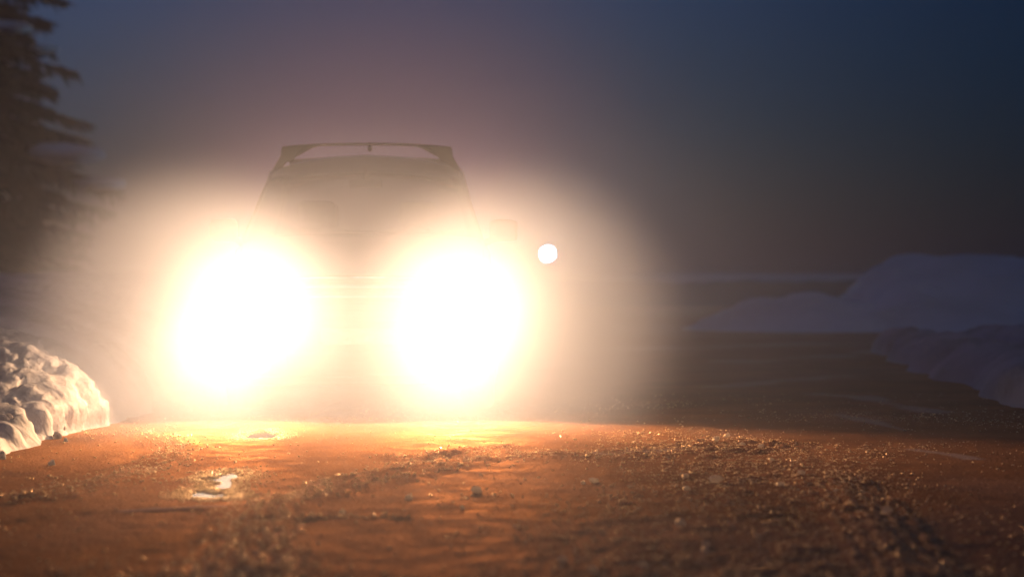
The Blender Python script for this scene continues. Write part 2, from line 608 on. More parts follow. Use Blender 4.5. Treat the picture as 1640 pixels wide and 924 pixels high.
# puddles
for pi, pw in enumerate(PUD_W):
    cx = sum(p[0] for p in pw) / len(pw); cy_ = sum(p[1] for p in pw) / len(pw)
    n = 40
    vs = [(cx, cy_, -0.002)]
    rx = max(abs(p[0] - cx) for p in pw) + 0.10
    ry = max(abs(p[1] - cy_) for p in pw) + 0.12
    for k in range(n):
        a = 2 * math.pi * k / n
        vs.append((cx + rx * math.cos(a), cy_ + ry * math.sin(a), -0.002))
    fs = [(0, 1 + k, 1 + (k + 1) % n) for k in range(n)]
    o = link("puddle", mesh_from(vs, fs), M['water'], smooth=False)
    tag(o, kind="structure")


# ------------------------------------------------------------------ snow banks
def snow_patch(name, x0, x1, y0, y1, nx, ny, hfun, mat, clods=None):
    gx = np.linspace(x0, x1, nx)
    t = np.linspace(0, 1, ny)
    gy = y0 + (y1 - y0) * t ** 1.5
    X, Y = np.meshgrid(gx, gy)
    Z = hfun(X, Y)
    V = np.stack([X, Y, Z], -1)
    if clods:
        e = 0.03
        dx = (hfun(X + e, Y) - hfun(X - e, Y)) / (2 * e); dy = (hfun(X, Y + e) - hfun(X, Y - e)) / (2 * e)
        dx = np.clip(dx, -3, 3); dy = np.clip(dy, -3, 3)
        n = np.stack([-dx, -dy, np.ones_like(dx)], -1)
        n /= np.linalg.norm(n, axis=-1, keepdims=True)
        P = X + (0.9 if x0 > 0 else -0.9) * Z; Q = Y + 0.2 * Z
        d = sum(a_ * (lumps(P + 3 * k, Q + 5 * k, s_) - 0.55) for k, (a_, s_) in enumerate(clods))
        d = d * sstep(0.0, 0.10, Z) * (0.55 + 0.9 * sstep(-0.3, 0.4, fbm(X * 1.1, Y * 1.1, 2)))
        V = V + n * d[..., None]
    me = grid_mesh(V, name)
    o = link(name, me, mat)
    tag(o, kind="structure")
    return o


def worley(x, y):
    xi = np.floor(x).astype(int); yi = np.floor(y).astype(int)
    best = np.full(x.shape, 9.0)
    for dx in (-1, 0, 1):
        for dy in (-1, 0, 1):
            a = _perm[(xi + dx) % 256, (yi + dy) % 256]; b_ = _perm[(yi + dy + 91) % 256, (xi + dx + 37) % 256]
            d = np.hypot(xi + dx + a - x, yi + dy + b_ - y)
            best = np.minimum(best, d)
    return best


def lumps(x, y, s):
    """cauliflower-like clods of ploughed snow"""
    wx = x + 0.25 * s * fbm(x / s * 1.3, y / s * 1.3, 3); wy = y + 0.25 * s * fbm(x / s * 1.3 + 40, y / s * 1.3, 3)
    w = np.clip(worley(wx / s, wy / s), 0, 1)
    return np.sqrt(np.clip(1 - w * w, 0, 1))


def bank_left(x, y):
    edge = -2.46 - 0.05 * (y - 12) + 0.30 * fbm(x * 0.4 + 2, y * 0.75, 3) + 0.10 * fbm(x * 2 + 2, y * 2.5, 3)
    edge = edge - 0.9 * sstep(12.0, 10.6, y) + 0.30 * sstep(13.2, 15.0, y)
    u = edge - x
    k = sstep(0, 0.3, u)
    top = 0.16 + 0.58 * sstep(11.9, 14.6, y - 0.6 * u) + 0.10 * sstep(2, 5, u)
    h = top * (1 - np.exp(-np.clip(u, 0, 9) / 0.70))
    h = h + 0.10 * fbm(x * 0.9, y * 0.8, 4)
    return np.where(u > 0, np.maximum(h * k, 0.0) - 0.03 * (1 - k), -0.12)


def bank_right(x, y):
    edge = 3.38 + 0.055 * (y - 16.4) + 0.5 * fbm(x * 0.3 + 9, y * 0.45, 3)
    u = x - edge
    k = sstep(0, 0.5, u) * sstep(15.2, 17, y) * sstep(31.5, 28.0, y)
    dip = 1 - 0.95 * np.exp(-((x - 4.95) / 0.36) ** 4)
    h = 0.23 * dip + 0.06 * fbm(x * 0.9, y * 0.6, 4) 
    return k * h - 0.05 * (1 - k)


def mound_right(x, y):
    a = 1.15 * np.exp(-((x - 7.9) / 2.0) ** 4 - ((y - 43) / 2.8) ** 2)
    b_ = 0.85 * np.exp(-((x - 11.8) / 3.0) ** 2 - ((y - 44) / 3.5) ** 2)
    c = 0.52 * np.exp(-((x - 5.0) / 1.5) ** 2 - ((y - 41) / 1.8) ** 2)
    h = np.maximum(np.maximum(a, b_), c) + 0.25 * (a + b_)*0.3
    k = sstep(0.03, 0.25, h)
    return h + k * (0.20 * fbm(x * 0.5, y * 0.5, 4) - 0.02) - 0.06 * (1 - k)


def far_bank(x, y):
    c = 78 + 3 * fbm(x * 0.05, y * 0 + 3, 2)
    h = 0.95 * np.exp(-((y - c) / 5.0) ** 4)
    return h + 0.22 * fbm(x * 0.12, y * 0.12, 3) * sstep(0.1, 0.6, h) - 0.05 * sstep(0.2, 0, h)


snow_patch("snow_bank", -9.5, -1.9, 9.0, 60, 460, 620, bank_left, M['snow'], [(0.05, 0.34), (0.06, 0.14), (0.05, 0.065), (0.03, 0.033)])
snow_patch("snow_bank", 2.9, 9.5, 15.0, 32, 380, 420, bank_right, M['snow'], [(0.07, 0.45), (0.09, 0.18), (0.06, 0.08)])
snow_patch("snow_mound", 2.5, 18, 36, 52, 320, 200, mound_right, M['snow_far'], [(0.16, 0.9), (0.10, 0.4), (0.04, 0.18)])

# far embankment, bare soil below and snow above
m, nt, b = new_mat("snow_capped_soil")
N, L = nt.nodes, nt.links
tc = N.new("ShaderNodeTexCoord"); sp = N.new("ShaderNodeSeparateXYZ"); nn = N.new("ShaderNodeTexNoise")
nn.inputs["Scale"].default_value = 0.7; nn.inputs["Detail"].default_value = 6
L.new(tc.outputs["Object"], sp.inputs[0]); L.new(tc.outputs["Object"], nn.inputs["Vector"])
ma = N.new("ShaderNodeMath"); ma.operation = 'MULTIPLY_ADD'; ma.inputs[1].default_value = 0.5
L.new(nn.outputs["Fac"], ma.inputs[0]); L.new(sp.outputs[2], ma.inputs[2])
cr = N.new("ShaderNodeValToRGB"); cr.color_ramp.elements[0].position = 0.92; cr.color_ramp.elements[0].color = (0.05, 0.045, 0.042, 1)
cr.color_ramp.elements[1].position = 1.0; cr.color_ramp.elements[1].color = (0.45, 0.48, 0.52, 1)
L.new(ma.outputs[0], cr.inputs["Fac"]); L.new(cr.outputs[0], b.inputs["Base Color"]); b.inputs["Roughness"].default_value = 0.85
M['capped'] = m
snow_patch("far_embankment", -60, 60, 66, 92, 300, 60, far_bank, M['capped'])

# clods of snow thrown up on the near left bank
clod_protos = []
for k in range(5):
    mb = MB()
    mb.blob((0, 0, 0), (1, 0.9, 0.75), 0.22, 3, seed=20 + k)
    mb.blob((0.5, 0.2, 0.15), (0.55, 0.5, 0.45), 0.25, 2, seed=40 + k)
    mb.blob((-0.45, 0.35, -0.1), (0.5, 0.45, 0.5), 0.25, 2, seed=60 + k)
    me = bpy.data.meshes.new("snow_clod"); mb.bm.to_mesh(me); mb.bm.free()
    me.materials.append(M['clod']); me.polygons.foreach_set("use_smooth", [True] * len(me.polygons))
    clod_protos.append(me)
r_ = random.Random(5)
clods = 0
while clods < 22:
    y = r_.uniform(11.6, 16.5)
    x = -2.42 - 0.075 * (y - 12) - r_.uniform(-0.25, 0.75) 
    hz = max(float(bank_left(np.array([x]), np.array([y]))[0]), float(H(np.array([x]), np.array([y]))[0]))
    s = r_.uniform(0.025, 0.075) * (1.0 if hz > 0.05 else 0.5)
    o = bpy.data.objects.new("snow_clod", clod_protos[clods % 5])
    COL.objects.link(o)
    o.location = (x, y, hz + s * 0.45); o.scale = (s, s, s)
    o.rotation_euler = (r_.uniform(0, 6), r_.uniform(0, 6), r_.uniform(0, 6))
    tag(o, "rounded clod of old snow in the rough heap along the left road edge", "snow clod", "snow clods on the left roadside heap")
    clods += 1

# ------------------------------------------------------------------ grit and ice on the road
def tiny_meshes(name, pts, sizes, mat, seed):
    rr = np.random.RandomState(seed)
    t = (1 + 5 ** 0.5) / 2
    iv = np.array([(-1, t, 0), (1, t, 0), (-1, -t, 0), (1, -t, 0), (0, -1, t), (0, 1, t), (0, -1, -t), (0, 1, -t), (t, 0, -1), (t, 0, 1), (-t, 0, -1), (-t, 0, 1)]) / 1.9
    fi = np.array([(0, 11, 5), (0, 5, 1), (0, 1, 7), (0, 7, 10), (0, 10, 11), (1, 5, 9), (5, 11, 4), (11, 10, 2), (10, 7, 6), (7, 1, 8),
                   (3, 9, 4), (3, 4, 2), (3, 2, 6), (3, 6, 8), (3, 8, 9), (4, 9, 5), (2, 4, 11), (6, 2, 10), (8, 6, 7), (9, 8, 1)])
    n = len(pts)
    V = np.repeat(iv[None], n, 0) * (1 + rr.uniform(-0.28, 0.28, (n, 12, 1)))
    V = V * rr.uniform(0.6, 1.2, (n, 1, 3)) * np.array([1, 1, 0.7])
    a = rr.uniform(0, 6.28, n)
    c, s = np.cos(a)[:, None], np.sin(a)[:, None]
    Vx = V[..., 0] * c - V[..., 1] * s; Vy = V[..., 0] * s + V[..., 1] * c
    V = np.stack([Vx, Vy, V[..., 2]], -1) * sizes[:, None, None] + pts[:, None, :]
    F = (fi[None] + 12 * np.arange(n)[:, None, None]).reshape(-1, 3)
    me = bpy.data.meshes.new(name)
    me.vertices.add(n * 12); me.vertices.foreach_set("co", V.reshape(-1).astype(np.float32))
    me.loops.add(len(F) * 3); me.loops.foreach_set("vertex_index", F.reshape(-1).astype(np.int32))
    me.polygons.add(len(F)); me.polygons.foreach_set("loop_start", (np.arange(len(F)) * 3).astype(np.int32))
    me.polygons.foreach_set("loop_total", np.full(len(F), 3, dtype=np.int32))
    me.update(calc_edges=True)
    o = link(name, me, mat, smooth=False)
    return o


def scatter(n, seed):
    rr = np.random.RandomState(seed)
    y = 6.8 + (19 - 6.8) * rr.rand(n * 8) ** 1.1
    x = (rr.rand(n * 8) * 2 - 1) * (y * 0.225)
    w = 0.03 + 0.42 * gravel_w(x, y) + 1.0 * track_w(x, y) + 0.22 * sstep(0.05, 0.4, fbm(x * 0.9 + 3, y * 0.7, 3))
    for pw in PUD_W:
        w = np.where(poly_sd(x, y, pw) < 0.05, 0.0, w)
    w = np.where(x < -2.42 - 0.075 * (y - 12) - 0.1, 0, w)
    keep = rr.rand(n * 8) < w
    x, y = x[keep][:n], y[keep][:n]
    return x, y, rr


x, y, rr = scatter(40000, 3)
s = 0.0020 + 0.0070 * rr.rand(len(x)) ** 5
for pw in PUD_W[:3]:
    t_ = rr.rand(2600); n_ = len(pw); k_ = (t_ * n_).astype(int) % n_; f_ = t_ * n_ - k_
    P0 = np.array(pw)[k_]; P1 = np.array(pw)[(k_ + 1) % n_]
    q_ = P0 * (1 - f_[:, None]) + P1 * f_[:, None] + rr.normal(0, 1, (2600, 2)) * np.array([0.06, 0.10])
    ok = poly_sd(q_[:, 0], q_[:, 1], pw) > -0.03
    x = np.concatenate([x, q_[ok, 0]]); y = np.concatenate([y, q_[ok, 1]])
    s = np.concatenate([s, 0.002 + 0.005 * rr.rand(ok.sum()) ** 2])
pts = np.stack([x, y, H(x, y) + s * 0.3], -1)
o = tiny_meshes("road_grit", pts, s, M['grit'], 4)
tag(o, "wet grit and ice crumbs strewn over the icy road surface", "road grit", kind="stuff")

ice_spots = [(764, 786, .026, "pale rounded ice lump alone in the middle of the road"),
             (951, 768, .020, "small pale ice lump lying close to a glinting crumb right of the road centre"),
             (1146, 768, .030, "largest pale ice lump in the gravelly patch right of centre"),
             (1090, 838, .024, "dull ice lump at the left edge of the gravelly patch"),
             (1147, 709, .026, "flat pale ice lump at the top of the gravelly patch"),
             (1189, 712, .020, "small ice lump low in the cluster at the top of the gravelly patch"), (1218, 714, .018, "ice lump at the upper right of the gravelly patch's little cluster"), (1164, 697, .022, "tiny ice lump at the right end of the cluster topping the gravelly patch"), (1098, 762, .018, "little ice lump highest of those at the top of the gravelly patch"), (1100, 782, .018, "dull ice lump just left of the largest one in the gravelly patch"),
             (1130, 870, .016, "darker ice lump below and left of the largest one"), (1128, 880, .015, "upper of the two ice lumps touching low in the gravelly patch"), (1284, 760, .018, "lower of the two ice lumps touching low in the gravelly patch"), (1250, 775, .018, "pale ice lump near the right border of the gravelly patch"), (1420, 825, .022, "ice lump between the gravelly patch's largest lump and its right border"),
             (934, 770, .014, "lone ice lump out in the dark rut at lower right"), (902, 897, .015, "tiny ice lump just left of the pair right of the road centre"), (655, 797, .018, "small ice lump close to the bottom edge below the road centre"), (548, 820, .016, "small ice lump below the sweeping tyre track, nearest the picture's middle left"), (1030, 906, .014, "little ice lump on the brown road beside the sweeping tyre track"),
             (1213, 858, .013, "ice lump near the bottom edge left of the gravelly patch"), (1340, 790, .013, "small ice lump low in the middle of the gravelly patch"), (1235, 735, .015, "ice lump on the right fringe of the gravelly patch above the rut"), (950, 914, .016, "ice lump just above the middle of the gravelly patch"), (740, 812, .011, "lowest pale ice lump, almost at the bottom edge of the picture")]
ice_protos = []
for k in range(4):
    mb = MB(); mb.blob((0, 0, 0), (1, 0.85, 0.75), 0.2, 2, seed=80 + k)
    me = bpy.data.meshes.new("ice_lump"); mb.bm.to_mesh(me); mb.bm.free(); me.materials.append(M['ice'])
    ice_protos.append(me)
r_ = random.Random(9)
for k, (px, py, s, lab) in enumerate(ice_spots):
    x, y = gpos(px, py, 0.02)
    h = float(H(np.array([x]), np.array([y]))[0])
    o = bpy.data.objects.new("ice_lump", ice_protos[k % 4]); COL.objects.link(o)
    o.location = (x, y, h + s * 0.4); o.scale = (s, s, s * 0.9); o.rotation_euler = (r_.uniform(0, .5), r_.uniform(0, .5), r_.uniform(0, 6))
    tag(o, lab or "little ice lump among the crumbs scattered on the dark road", "ice lump", "ice lumps scattered on the road")

# ------------------------------------------------------------------ the car
CAR_Y = 15.9
car = empty("car", (-1.0, CAR_Y, 0.0), R(2.0))
tag(car, "dark tall car facing us with both headlights blazing and bars on its roof", "car")

# sections: y, [(x, z) from under floor to roof centre], 11 columns
def section(y, hood=None, t=None, half=0.92, sill=0.24, roofz=1.83, nose=1.0):
    """hood: z of the bonnet centre (bonnet stations);  t: 0..1 up the windscreen;  else cabin"""
    w = half
    low = [(0.0, sill), (w * 0.86, sill), (w * 0.97, sill + 0.10), (w, 0.58), (w * 0.985, 0.80)]
    if hood is not None:
        hz = hood
        top = [(w * 0.955, hz - 0.075), (w * 0.90, hz - 0.035), (w * 0.84, hz - 0.018), (w * 0.76, hz - 0.008), (w * 0.40, hz + 0.012), (0.0, hz + 0.018)]
    else:
        zb = 1.08 + 0.02 * (y - 1.2)                     # belt line
        zw = 1.175 + (roofz - 0.165 - 1.175) * t         # top of glass at pillar
        xw = 0.815 + (0.685 - 0.815) * t
        top = [(w * 0.955, zb - 0.02), (0.865, zb + 0.01), (xw + 0.045 - 0.02 * (1 - t), zw - 0.035 * t - 0.02), (xw, zw), (xw * 0.52, zw + 0.03 + (0.055 if y > 2.2 else 0.0) * t), (0.0, zw + 0.038 + (0.07 if y > 2.2 else 0.005) * t)]
    return [(x, y, z) for x, z in low + top]


stations = [
    section(0.10, hood=0.90, half=0.80), section(0.22, hood=0.935, half=0.86), section(0.45, hood=1.00, half=0.90),
    section(0.80, hood=1.08, half=0.92), section(1.18, hood=1.155, half=0.93),
    section(1.26, t=0.0, half=0.93), section(1.52, t=0.36, half=0.93, roofz=1.80), section(1.78, t=0.70, half=0.93, roofz=1.80),
    section(2.02, t=0.965, half=0.93, roofz=1.80), section(2.30, t=1.0, half=0.93, roofz=1.86), section(2.8, t=1.0, half=0.93, roofz=1.885),
    section(3.5, t=1.0, half=0.925, roofz=1.89), section(4.1, t=1.0, half=0.915, roofz=1.87), section(4.45, t=0.97, half=0.90, roofz=1.84),
    section(4.62, t=0.55, half=0.87, roofz=1.84), section(4.70, t=0.05, half=0.86, roofz=1.84),
]
S = np.array(stations)                                   # (ns, 11, 3)


def catmull(P, sub, axis):
    P = np.moveaxis(P, axis, 0)
    n = len(P); out = []
    Pm = np.concatenate([[2 * P[0] - P[1]], P, [2 * P[-1] - P[-2]]])
    for i in range(n - 1):
        p0, p1, p2, p3 = Pm[i], Pm[i + 1], Pm[i + 2], Pm[i + 3]
        for k in range(sub):
            t = k / sub
            m1 = (p2 - p0) * 0.5 * 0.7; m2 = (p3 - p1) * 0.5 * 0.7
            h00 = 2 * t ** 3 - 3 * t ** 2 + 1; h10 = t ** 3 - 2 * t ** 2 + t; h01 = -2 * t ** 3 + 3 * t ** 2; h11 = t ** 3 - t ** 2
            out.append(h00 * p1 + h10 * m1 + h01 * p2 + h11 * m2)
    out.append(P[-1])
    return np.moveaxis(np.array(out), 0, axis)


SU, SV = 4, 4
G = catmull(catmull(S, SU, 0), SV, 1)                    # fine grid
# keep the centre column on the axis
G[:, 0, 0] = 0; G[:, -1, 0] = 0
ns, nc = G.shape[:2]
NS, NCc = len(stations), 11


def classify(i, j):
    """coarse station i (float) and column j (float) of a fine face"""
    u = (i + 0.5) / SU; v = (j + 0.5) / SV
    if 5.0 <= u <= 8.0 and v > 8.0: return 'windscreen'
    if 13.0 < u and v > 8.0: return 'rear_window'
    if v > 8.0 and u > 8.0: return 'roof'
    if v > 6.0 and u < 4.5: return 'bonnet'
    if 6.0 < v < 7.0 and 5.25 < u < 13.0:
        if 9.0 <= u < 9.25 or 10.9 <= u < 11.1: return 'body'
        return 'side_window_front' if u < 9.0 else ('side_window_rear' if u < 11 else 'side_window_quarter')
    if 2.0 < v < 5.75:
        if 5.25 < u < 9.0: return 'door_front'
        if 9.0 < u < 11.0: return 'door_rear'
    return 'body'


groups = {}
for sx in (1, -1):
    for i in range(ns - 1):
        for j in range(nc - 1):
            c = classify(i, j)
            # wheel arches: leave the opening
            cy0 = (G[i, j, 1] + G[i + 1, j, 1]) / 2; cz = (G[i, j, 2] + G[i + 1, j + 1, 2]) / 2
            if c in ('body', 'door_rear', 'door_front') and j / SV > 1.0:
                if math.hypot(cy0 - 0.95, cz - 0.34) < 0.40 or math.hypot(cy0 - 3.72, cz - 0.34) < 0.40:
                    continue
            key = (c, sx if c.startswith(('side', 'door')) else 0)
            q = [G[i, j], G[i + 1, j], G[i + 1, j + 1], G[i, j + 1]]
            if sx < 0: q = [(p[0] * -1, p[1], p[2]) for p in q][::-1]
            groups.setdefault(key, []).append([tuple(float(t) for t in p) for p in q])


def faces_to_obj(name, quads, mat, parent, push=0.0, thick=0.0):
    bm = bmesh.new()
    for q in quads:
        try: bm.faces.new([bm.verts.new(p) for p in q])
        except ValueError: pass
    bmesh.ops.remove_doubles(bm, verts=bm.verts, dist=0.0006)
    bmesh.ops.recalc_face_normals(bm, faces=bm.faces)
    bm.normal_update()
    # outward test
    c = Vector((0, 2.4, 0.9))
    s = sum(f.normal.dot((f.calc_center_median() - c).normalized()) for f in bm.faces)
    if s < 0: bmesh.ops.reverse_faces(bm, faces=bm.faces)
    bm.normal_update()
    if push:
        for v in bm.verts: v.co += v.normal * push
    me = bpy.data.meshes.new(name); bm.to_mesh(me); bm.free()
    o = link(name, me, mat, parent)
    if thick:
        md = o.modifiers.new("thickness", 'SOLIDIFY'); md.thickness = thick; md.offset = -1
    return o


pname = {'body': 'body', 'bonnet': 'bonnet', 'roof': 'roof', 'windscreen': 'windscreen', 'rear_window': 'rear_window',
         'side_window_front': 'side_window', 'side_window_rear': 'side_window', 'side_window_quarter': 'side_window', 'door_front': 'door', 'door_rear': 'door'}
for (c, sx), quads in groups.items():
    gl = 'window' in c or c == 'windscreen'
    o = faces_to_obj(pname[c], quads, M['glass'] if gl else M['paint'], car,
                     push=(-0.006 if gl else (0.003 if c in ('bonnet',) or c.startswith('door') else 0)), thick=(0.0 if gl else 0.012))
    if c.startswith('door'):
        hy = 2.42 if c == 'door_front' else 3.32
        mb = MB(); mb.box((sx * 0.935, hy, 0.93), (0.03, 0.17, 0.026), 0.01)
        mb.build('handle', M['paint'], o)

# nose: a curved front skin from bumper lip to bonnet edge
def nose_pt(u, v):
    """u -1..1 across, v 0..1 up"""
    prof_z = [0.20, 0.30, 0.45, 0.58, 0.70, 0.84, 0.895]
    prof_y = [0.10, 0.02, 0.00, 0.035, 0.055, 0.075, 0.125]
    prof_w = [0.80, 0.865, 0.885, 0.885, 0.88, 0.86, 0.80]
    t = v * 6; i = min(int(t), 5); f = t - i
    f = f * f * (3 - 2 * f) * 0.4 + f * 0.6
    z = prof_z[i] * (1 - f) + prof_z[i + 1] * f
    yy = prof_y[i] * (1 - f) + prof_y[i + 1] * f
    w = prof_w[i] * (1 - f) + prof_w[i + 1] * f
    x = w * math.sin(u * math.pi / 2 * 0.93) / math.sin(math.pi / 2 * 0.93)
    return (x, yy + 0.40 * abs(u) ** 4.2, z)


quads = []
nu, nv = 48, 24
for i in range(nu):
    for j in range(nv):
        u0, u1 = -1 + 2 * i / nu, -1 + 2 * (i + 1) / nu
        v0, v1 = j / nv, (j + 1) / nv
        quads.append([nose_pt(u0, v0), nose_pt(u1, v0), nose_pt(u1, v1), nose_pt(u0, v1)])
faces_to_obj('bumper', quads, M['paint'], car, thick=0.012)


def patch_on_nose(name, u0, u1, z0, z1, mat, parent, proud=0.008, n=10, shape=None):
    """a panel following the nose, a little proud of it"""
    def vz(z):
        lo, hi = 0.0, 1.0
        for _ in range(24):
            mid = (lo + hi) / 2
            if nose_pt(0, mid)[2] < z: lo = mid
            else: hi = mid
        return lo
    qs = []
    for i in range(n):
        for j in range(4):
            def P(a, b_):
                uu = u0 + (u1 - u0) * a / n
                zz0, zz1 = (z0, z1) if shape is None else shape(a / n)
                p = nose_pt(uu, vz(zz0 + (zz1 - zz0) * b_ / 4))
                return (p[0], p[1] - proud, p[2])
            qs.append([P(i, j), P(i + 1, j), P(i + 1, j + 1), P(i, j + 1)])
    return faces_to_obj(name, qs, mat, parent, thick=0.006)


gr = patch_on_nose('grille', -0.40, 0.40, 0.62, 0.80, M['trim'], car, 0.010, 16)
for k in range(4):
    z = 0.645 + 0.042 * k
    patch_on_nose('grille_bar', -0.39, 0.39, z, z + 0.014, M['chrome'] if k == 3 else M['trim'], gr, 0.022, 16)
patch_on_nose('chrome_strip', -0.44, 0.44, 0.835, 0.865, M['chrome'], car, 0.014, 16)
patch_on_nose('air_intake', -0.38, 0.38, 0.28, 0.42, M['trim'], car, 0.010, 16)
patch_on_nose('number_plate', -0.19, 0.19, 0.47, 0.57, M['plate'], car, 0.020, 10)
patch_on_nose('bumper_lip', -0.92, 0.92, 0.205, 0.255, M['trim'], car, 0.016, 24)

LX, LZ = 0.70, 0.69
for sx in (-1, 1):
    hl = patch_on_nose('headlight', sx * 0.50, sx * 0.83, 0.60, 0.80, M['trim'], car, 0.010, 12,
                       shape=lambda a: (0.60 + 0.03 * a, 0.76 + 0.04 * a))
    mb = MB()
    mb.lathe([(0.0, 0.075), (0.03, 0.07), (0.06, 0.045), (0.065, 0.0)], 'y', (sx * LX, 0.065, LZ), 28)
    mb.build('reflector', M['chrome'], hl)
    mb = MB()
    mb.lathe([(-0.004, 0.0), (-0.004, 0.035), (0.006, 0.045), (0.006, 0.0)], 'y', (sx * LX, 0.055, LZ), 24)
    mb.build('bulb', M['bulb'], hl)
    mb = MB()
    mb.lathe([(0.0, 0.085), (-0.012, 0.075), (-0.020, 0.05), (-0.024, 0.0)], 'y', (sx * LX, 0.050, LZ), 28)
    mb.build('lens', M['lens'], hl)
    patch_on_nose('turn_signal', sx * 0.84, sx * 0.93, 0.66, 0.80, M['amber'], car, 0.012, 5)
    # fog lamp
    mb = MB()
    mb.lathe([(0.02, 0.06), (-0.006, 0.06), (-0.012, 0.045), (-0.012, 0.0)], 'y', (sx * 0.62, 0.02, 0.34), 24)
    mb.build('fog_lamp', M['chrome'], car)
    # spot light of the headlamp itself, just ahead of its lens
    ld = bpy.data.lights.new("headlight_beam", 'SPOT')
    ld.energy = LAMP_POWER
    ld.color = LAMP_COLOR
    ld.spot_size = R(114)
    ld.spot_blend = 1.0
    ld.shadow_soft_size = 0.05
    lo = bpy.data.objects.new("headlight_beam", ld)
    COL.objects.link(lo)
    lo.parent = car
    lo.location = (sx * LX, -0.06, LZ)
    lo.rotation_euler = (R(-90 - 1.0), 0, 0)      # along -Y, towards the photographer
    bd = bpy.data.lights.new("headlight_main_beam", 'SPOT')       # the main beam, reaching far down the road
    bd.energy = BEAM_POWER
    bd.color = LAMP_COLOR
    bd.spot_size = R(30)
    bd.spot_blend = 1.0
    bd.shadow_soft_size = 0.05
    bo = bpy.data.objects.new("headlight_main_beam", bd)
    COL.objects.link(bo)
    bo.parent = car
    bo.location = (sx * LX, -0.07, LZ)
    bo.rotation_euler = (R(-90 + 11.0), 0, R(-5))         # dipped, a little to the near side
    # mirror: housing, glass, arm
    mb = MB()
    vs = mb.box((0, 0, 0), (0.20, 0.12, 0.165), 0.055, seg=5)
    for v in vs:
        if v.co.x * sx > 0: v.co.z *= 0.96
        v.co.y += 0.25 * abs(v.co.x) * 0.4
    bmesh.ops.translate(mb.bm, vec=(sx * 0.995, 1.52, 1.235), verts=mb.bm.verts)
    mr = mb.build('side_mirror', M['paint'], car)
    mb = MB(); mb.box((sx * 0.995, 1.60, 1.235), (0.165, 0.012, 0.13), 0.004)
    mb.build('mirror_glass', M['chrome'], mr)
    mb = MB(); mb.tube([(sx * 0.83, 1.50, 1.13), (sx * 0.88, 1.51, 1.155), (sx * 0.93, 1.52, 1.175)], [0.032, 0.026, 0.024], 10)
    mb.build('mirror_arm', M['trim'], mr)
    # tail lamp
    mb = MB(); mb.box((sx * 0.80, 4.655, 1.0), (0.10, 0.07, 0.34), 0.025, rot=None)
    mb.build('tail_light', M['red'], car)
    td = bpy.data.lights.new("rear_halo_spot", 'SPOT')        # added red spot, tilted up to light a halo behind the roof
    td.energy = HALO_POWER
    td.color = (1.0, 0.32, 0.30)
    td.spot_size = R(120); td.spot_blend = 1.0; td.shadow_soft_size = 0.06
    to = bpy.data.objects.new("rear_halo_spot", td); COL.objects.link(to); to.parent = car
    to.location = (sx * 0.80, 4.78, 1.0); to.rotation_euler = (R(90 + 38), 0, 0)
    # wheel wells and wheels
    for wy in (0.95, 3.72):
        mb = MB()
        mb.lathe([(sx * 0.62, 0.0), (sx * 0.62, 0.40), (sx * 0.92, 0.405), (sx * 0.925, 0.385), (sx * 0.64, 0.38), (sx * 0.64, 0.0)], 'x', (0, wy, 0.345), 40)
        # keep the upper half of the arch only
        bmesh.ops.bisect_plane(mb.bm, geom=list(mb.bm.verts) + list(mb.bm.edges) + list(mb.bm.faces), plane_co=(0, 0, 0.24), plane_no=(0, 0, -1), clear_outer=True)
        mb.build('wheel_arch', M['trim'], car)
        whl = empty("wheel", (0, 0, 0)); whl.parent = car; whl.location = (sx * 0.80, wy, 0.335)
        mb = MB()
        mb.lathe([(-0.09, 0.22), (-0.108, 0.24), (-0.112, 0.29), (-0.095, 0.322), (-0.06, 0.334), (0.06, 0.334), (0.095, 0.322), (0.112, 0.29), (0.108, 0.24), (0.09, 0.22)], 'x', (0, 0, 0), 44)
        mb.build('tyre', M['rubber'], whl)
        mb = MB()
        mb.lathe([(sx * 0.09, 0.222), (sx * 0.095, 0.205), (sx * 0.04, 0.19), (-sx * 0.08, 0.20)], 'x', (0, 0, 0), 44)
        for k in range(5):
            a = 2 * math.pi * k / 5
            mb.box((0, 0, 0), (0.025, 0.045, 0.17), 0.006)
            vs = list(mb.bm.verts)[-1:]
            new = [v for v in mb.bm.verts if not v.tag]
            # place the spoke just added: rotate about the axle
            sp = [v for v in mb.bm.verts if abs(v.co.x) < 0.02 and abs(v.co.y) < 0.03 and abs(v.co.z) < 0.09]
            bmesh.ops.translate(mb.bm, vec=(sx * 0.07, 0, 0.115), verts=sp)
            bmesh.ops.rotate(mb.bm, cent=(0, 0, 0), matrix=Matrix.Rotation(a, 3, 'X'), verts=sp)
        mb.cyl((sx * 0.055, 0, 0), (sx * 0.092, 0, 0), 0.05, 0.045, 20)
        mb.build('rim', M['alloy'], whl)
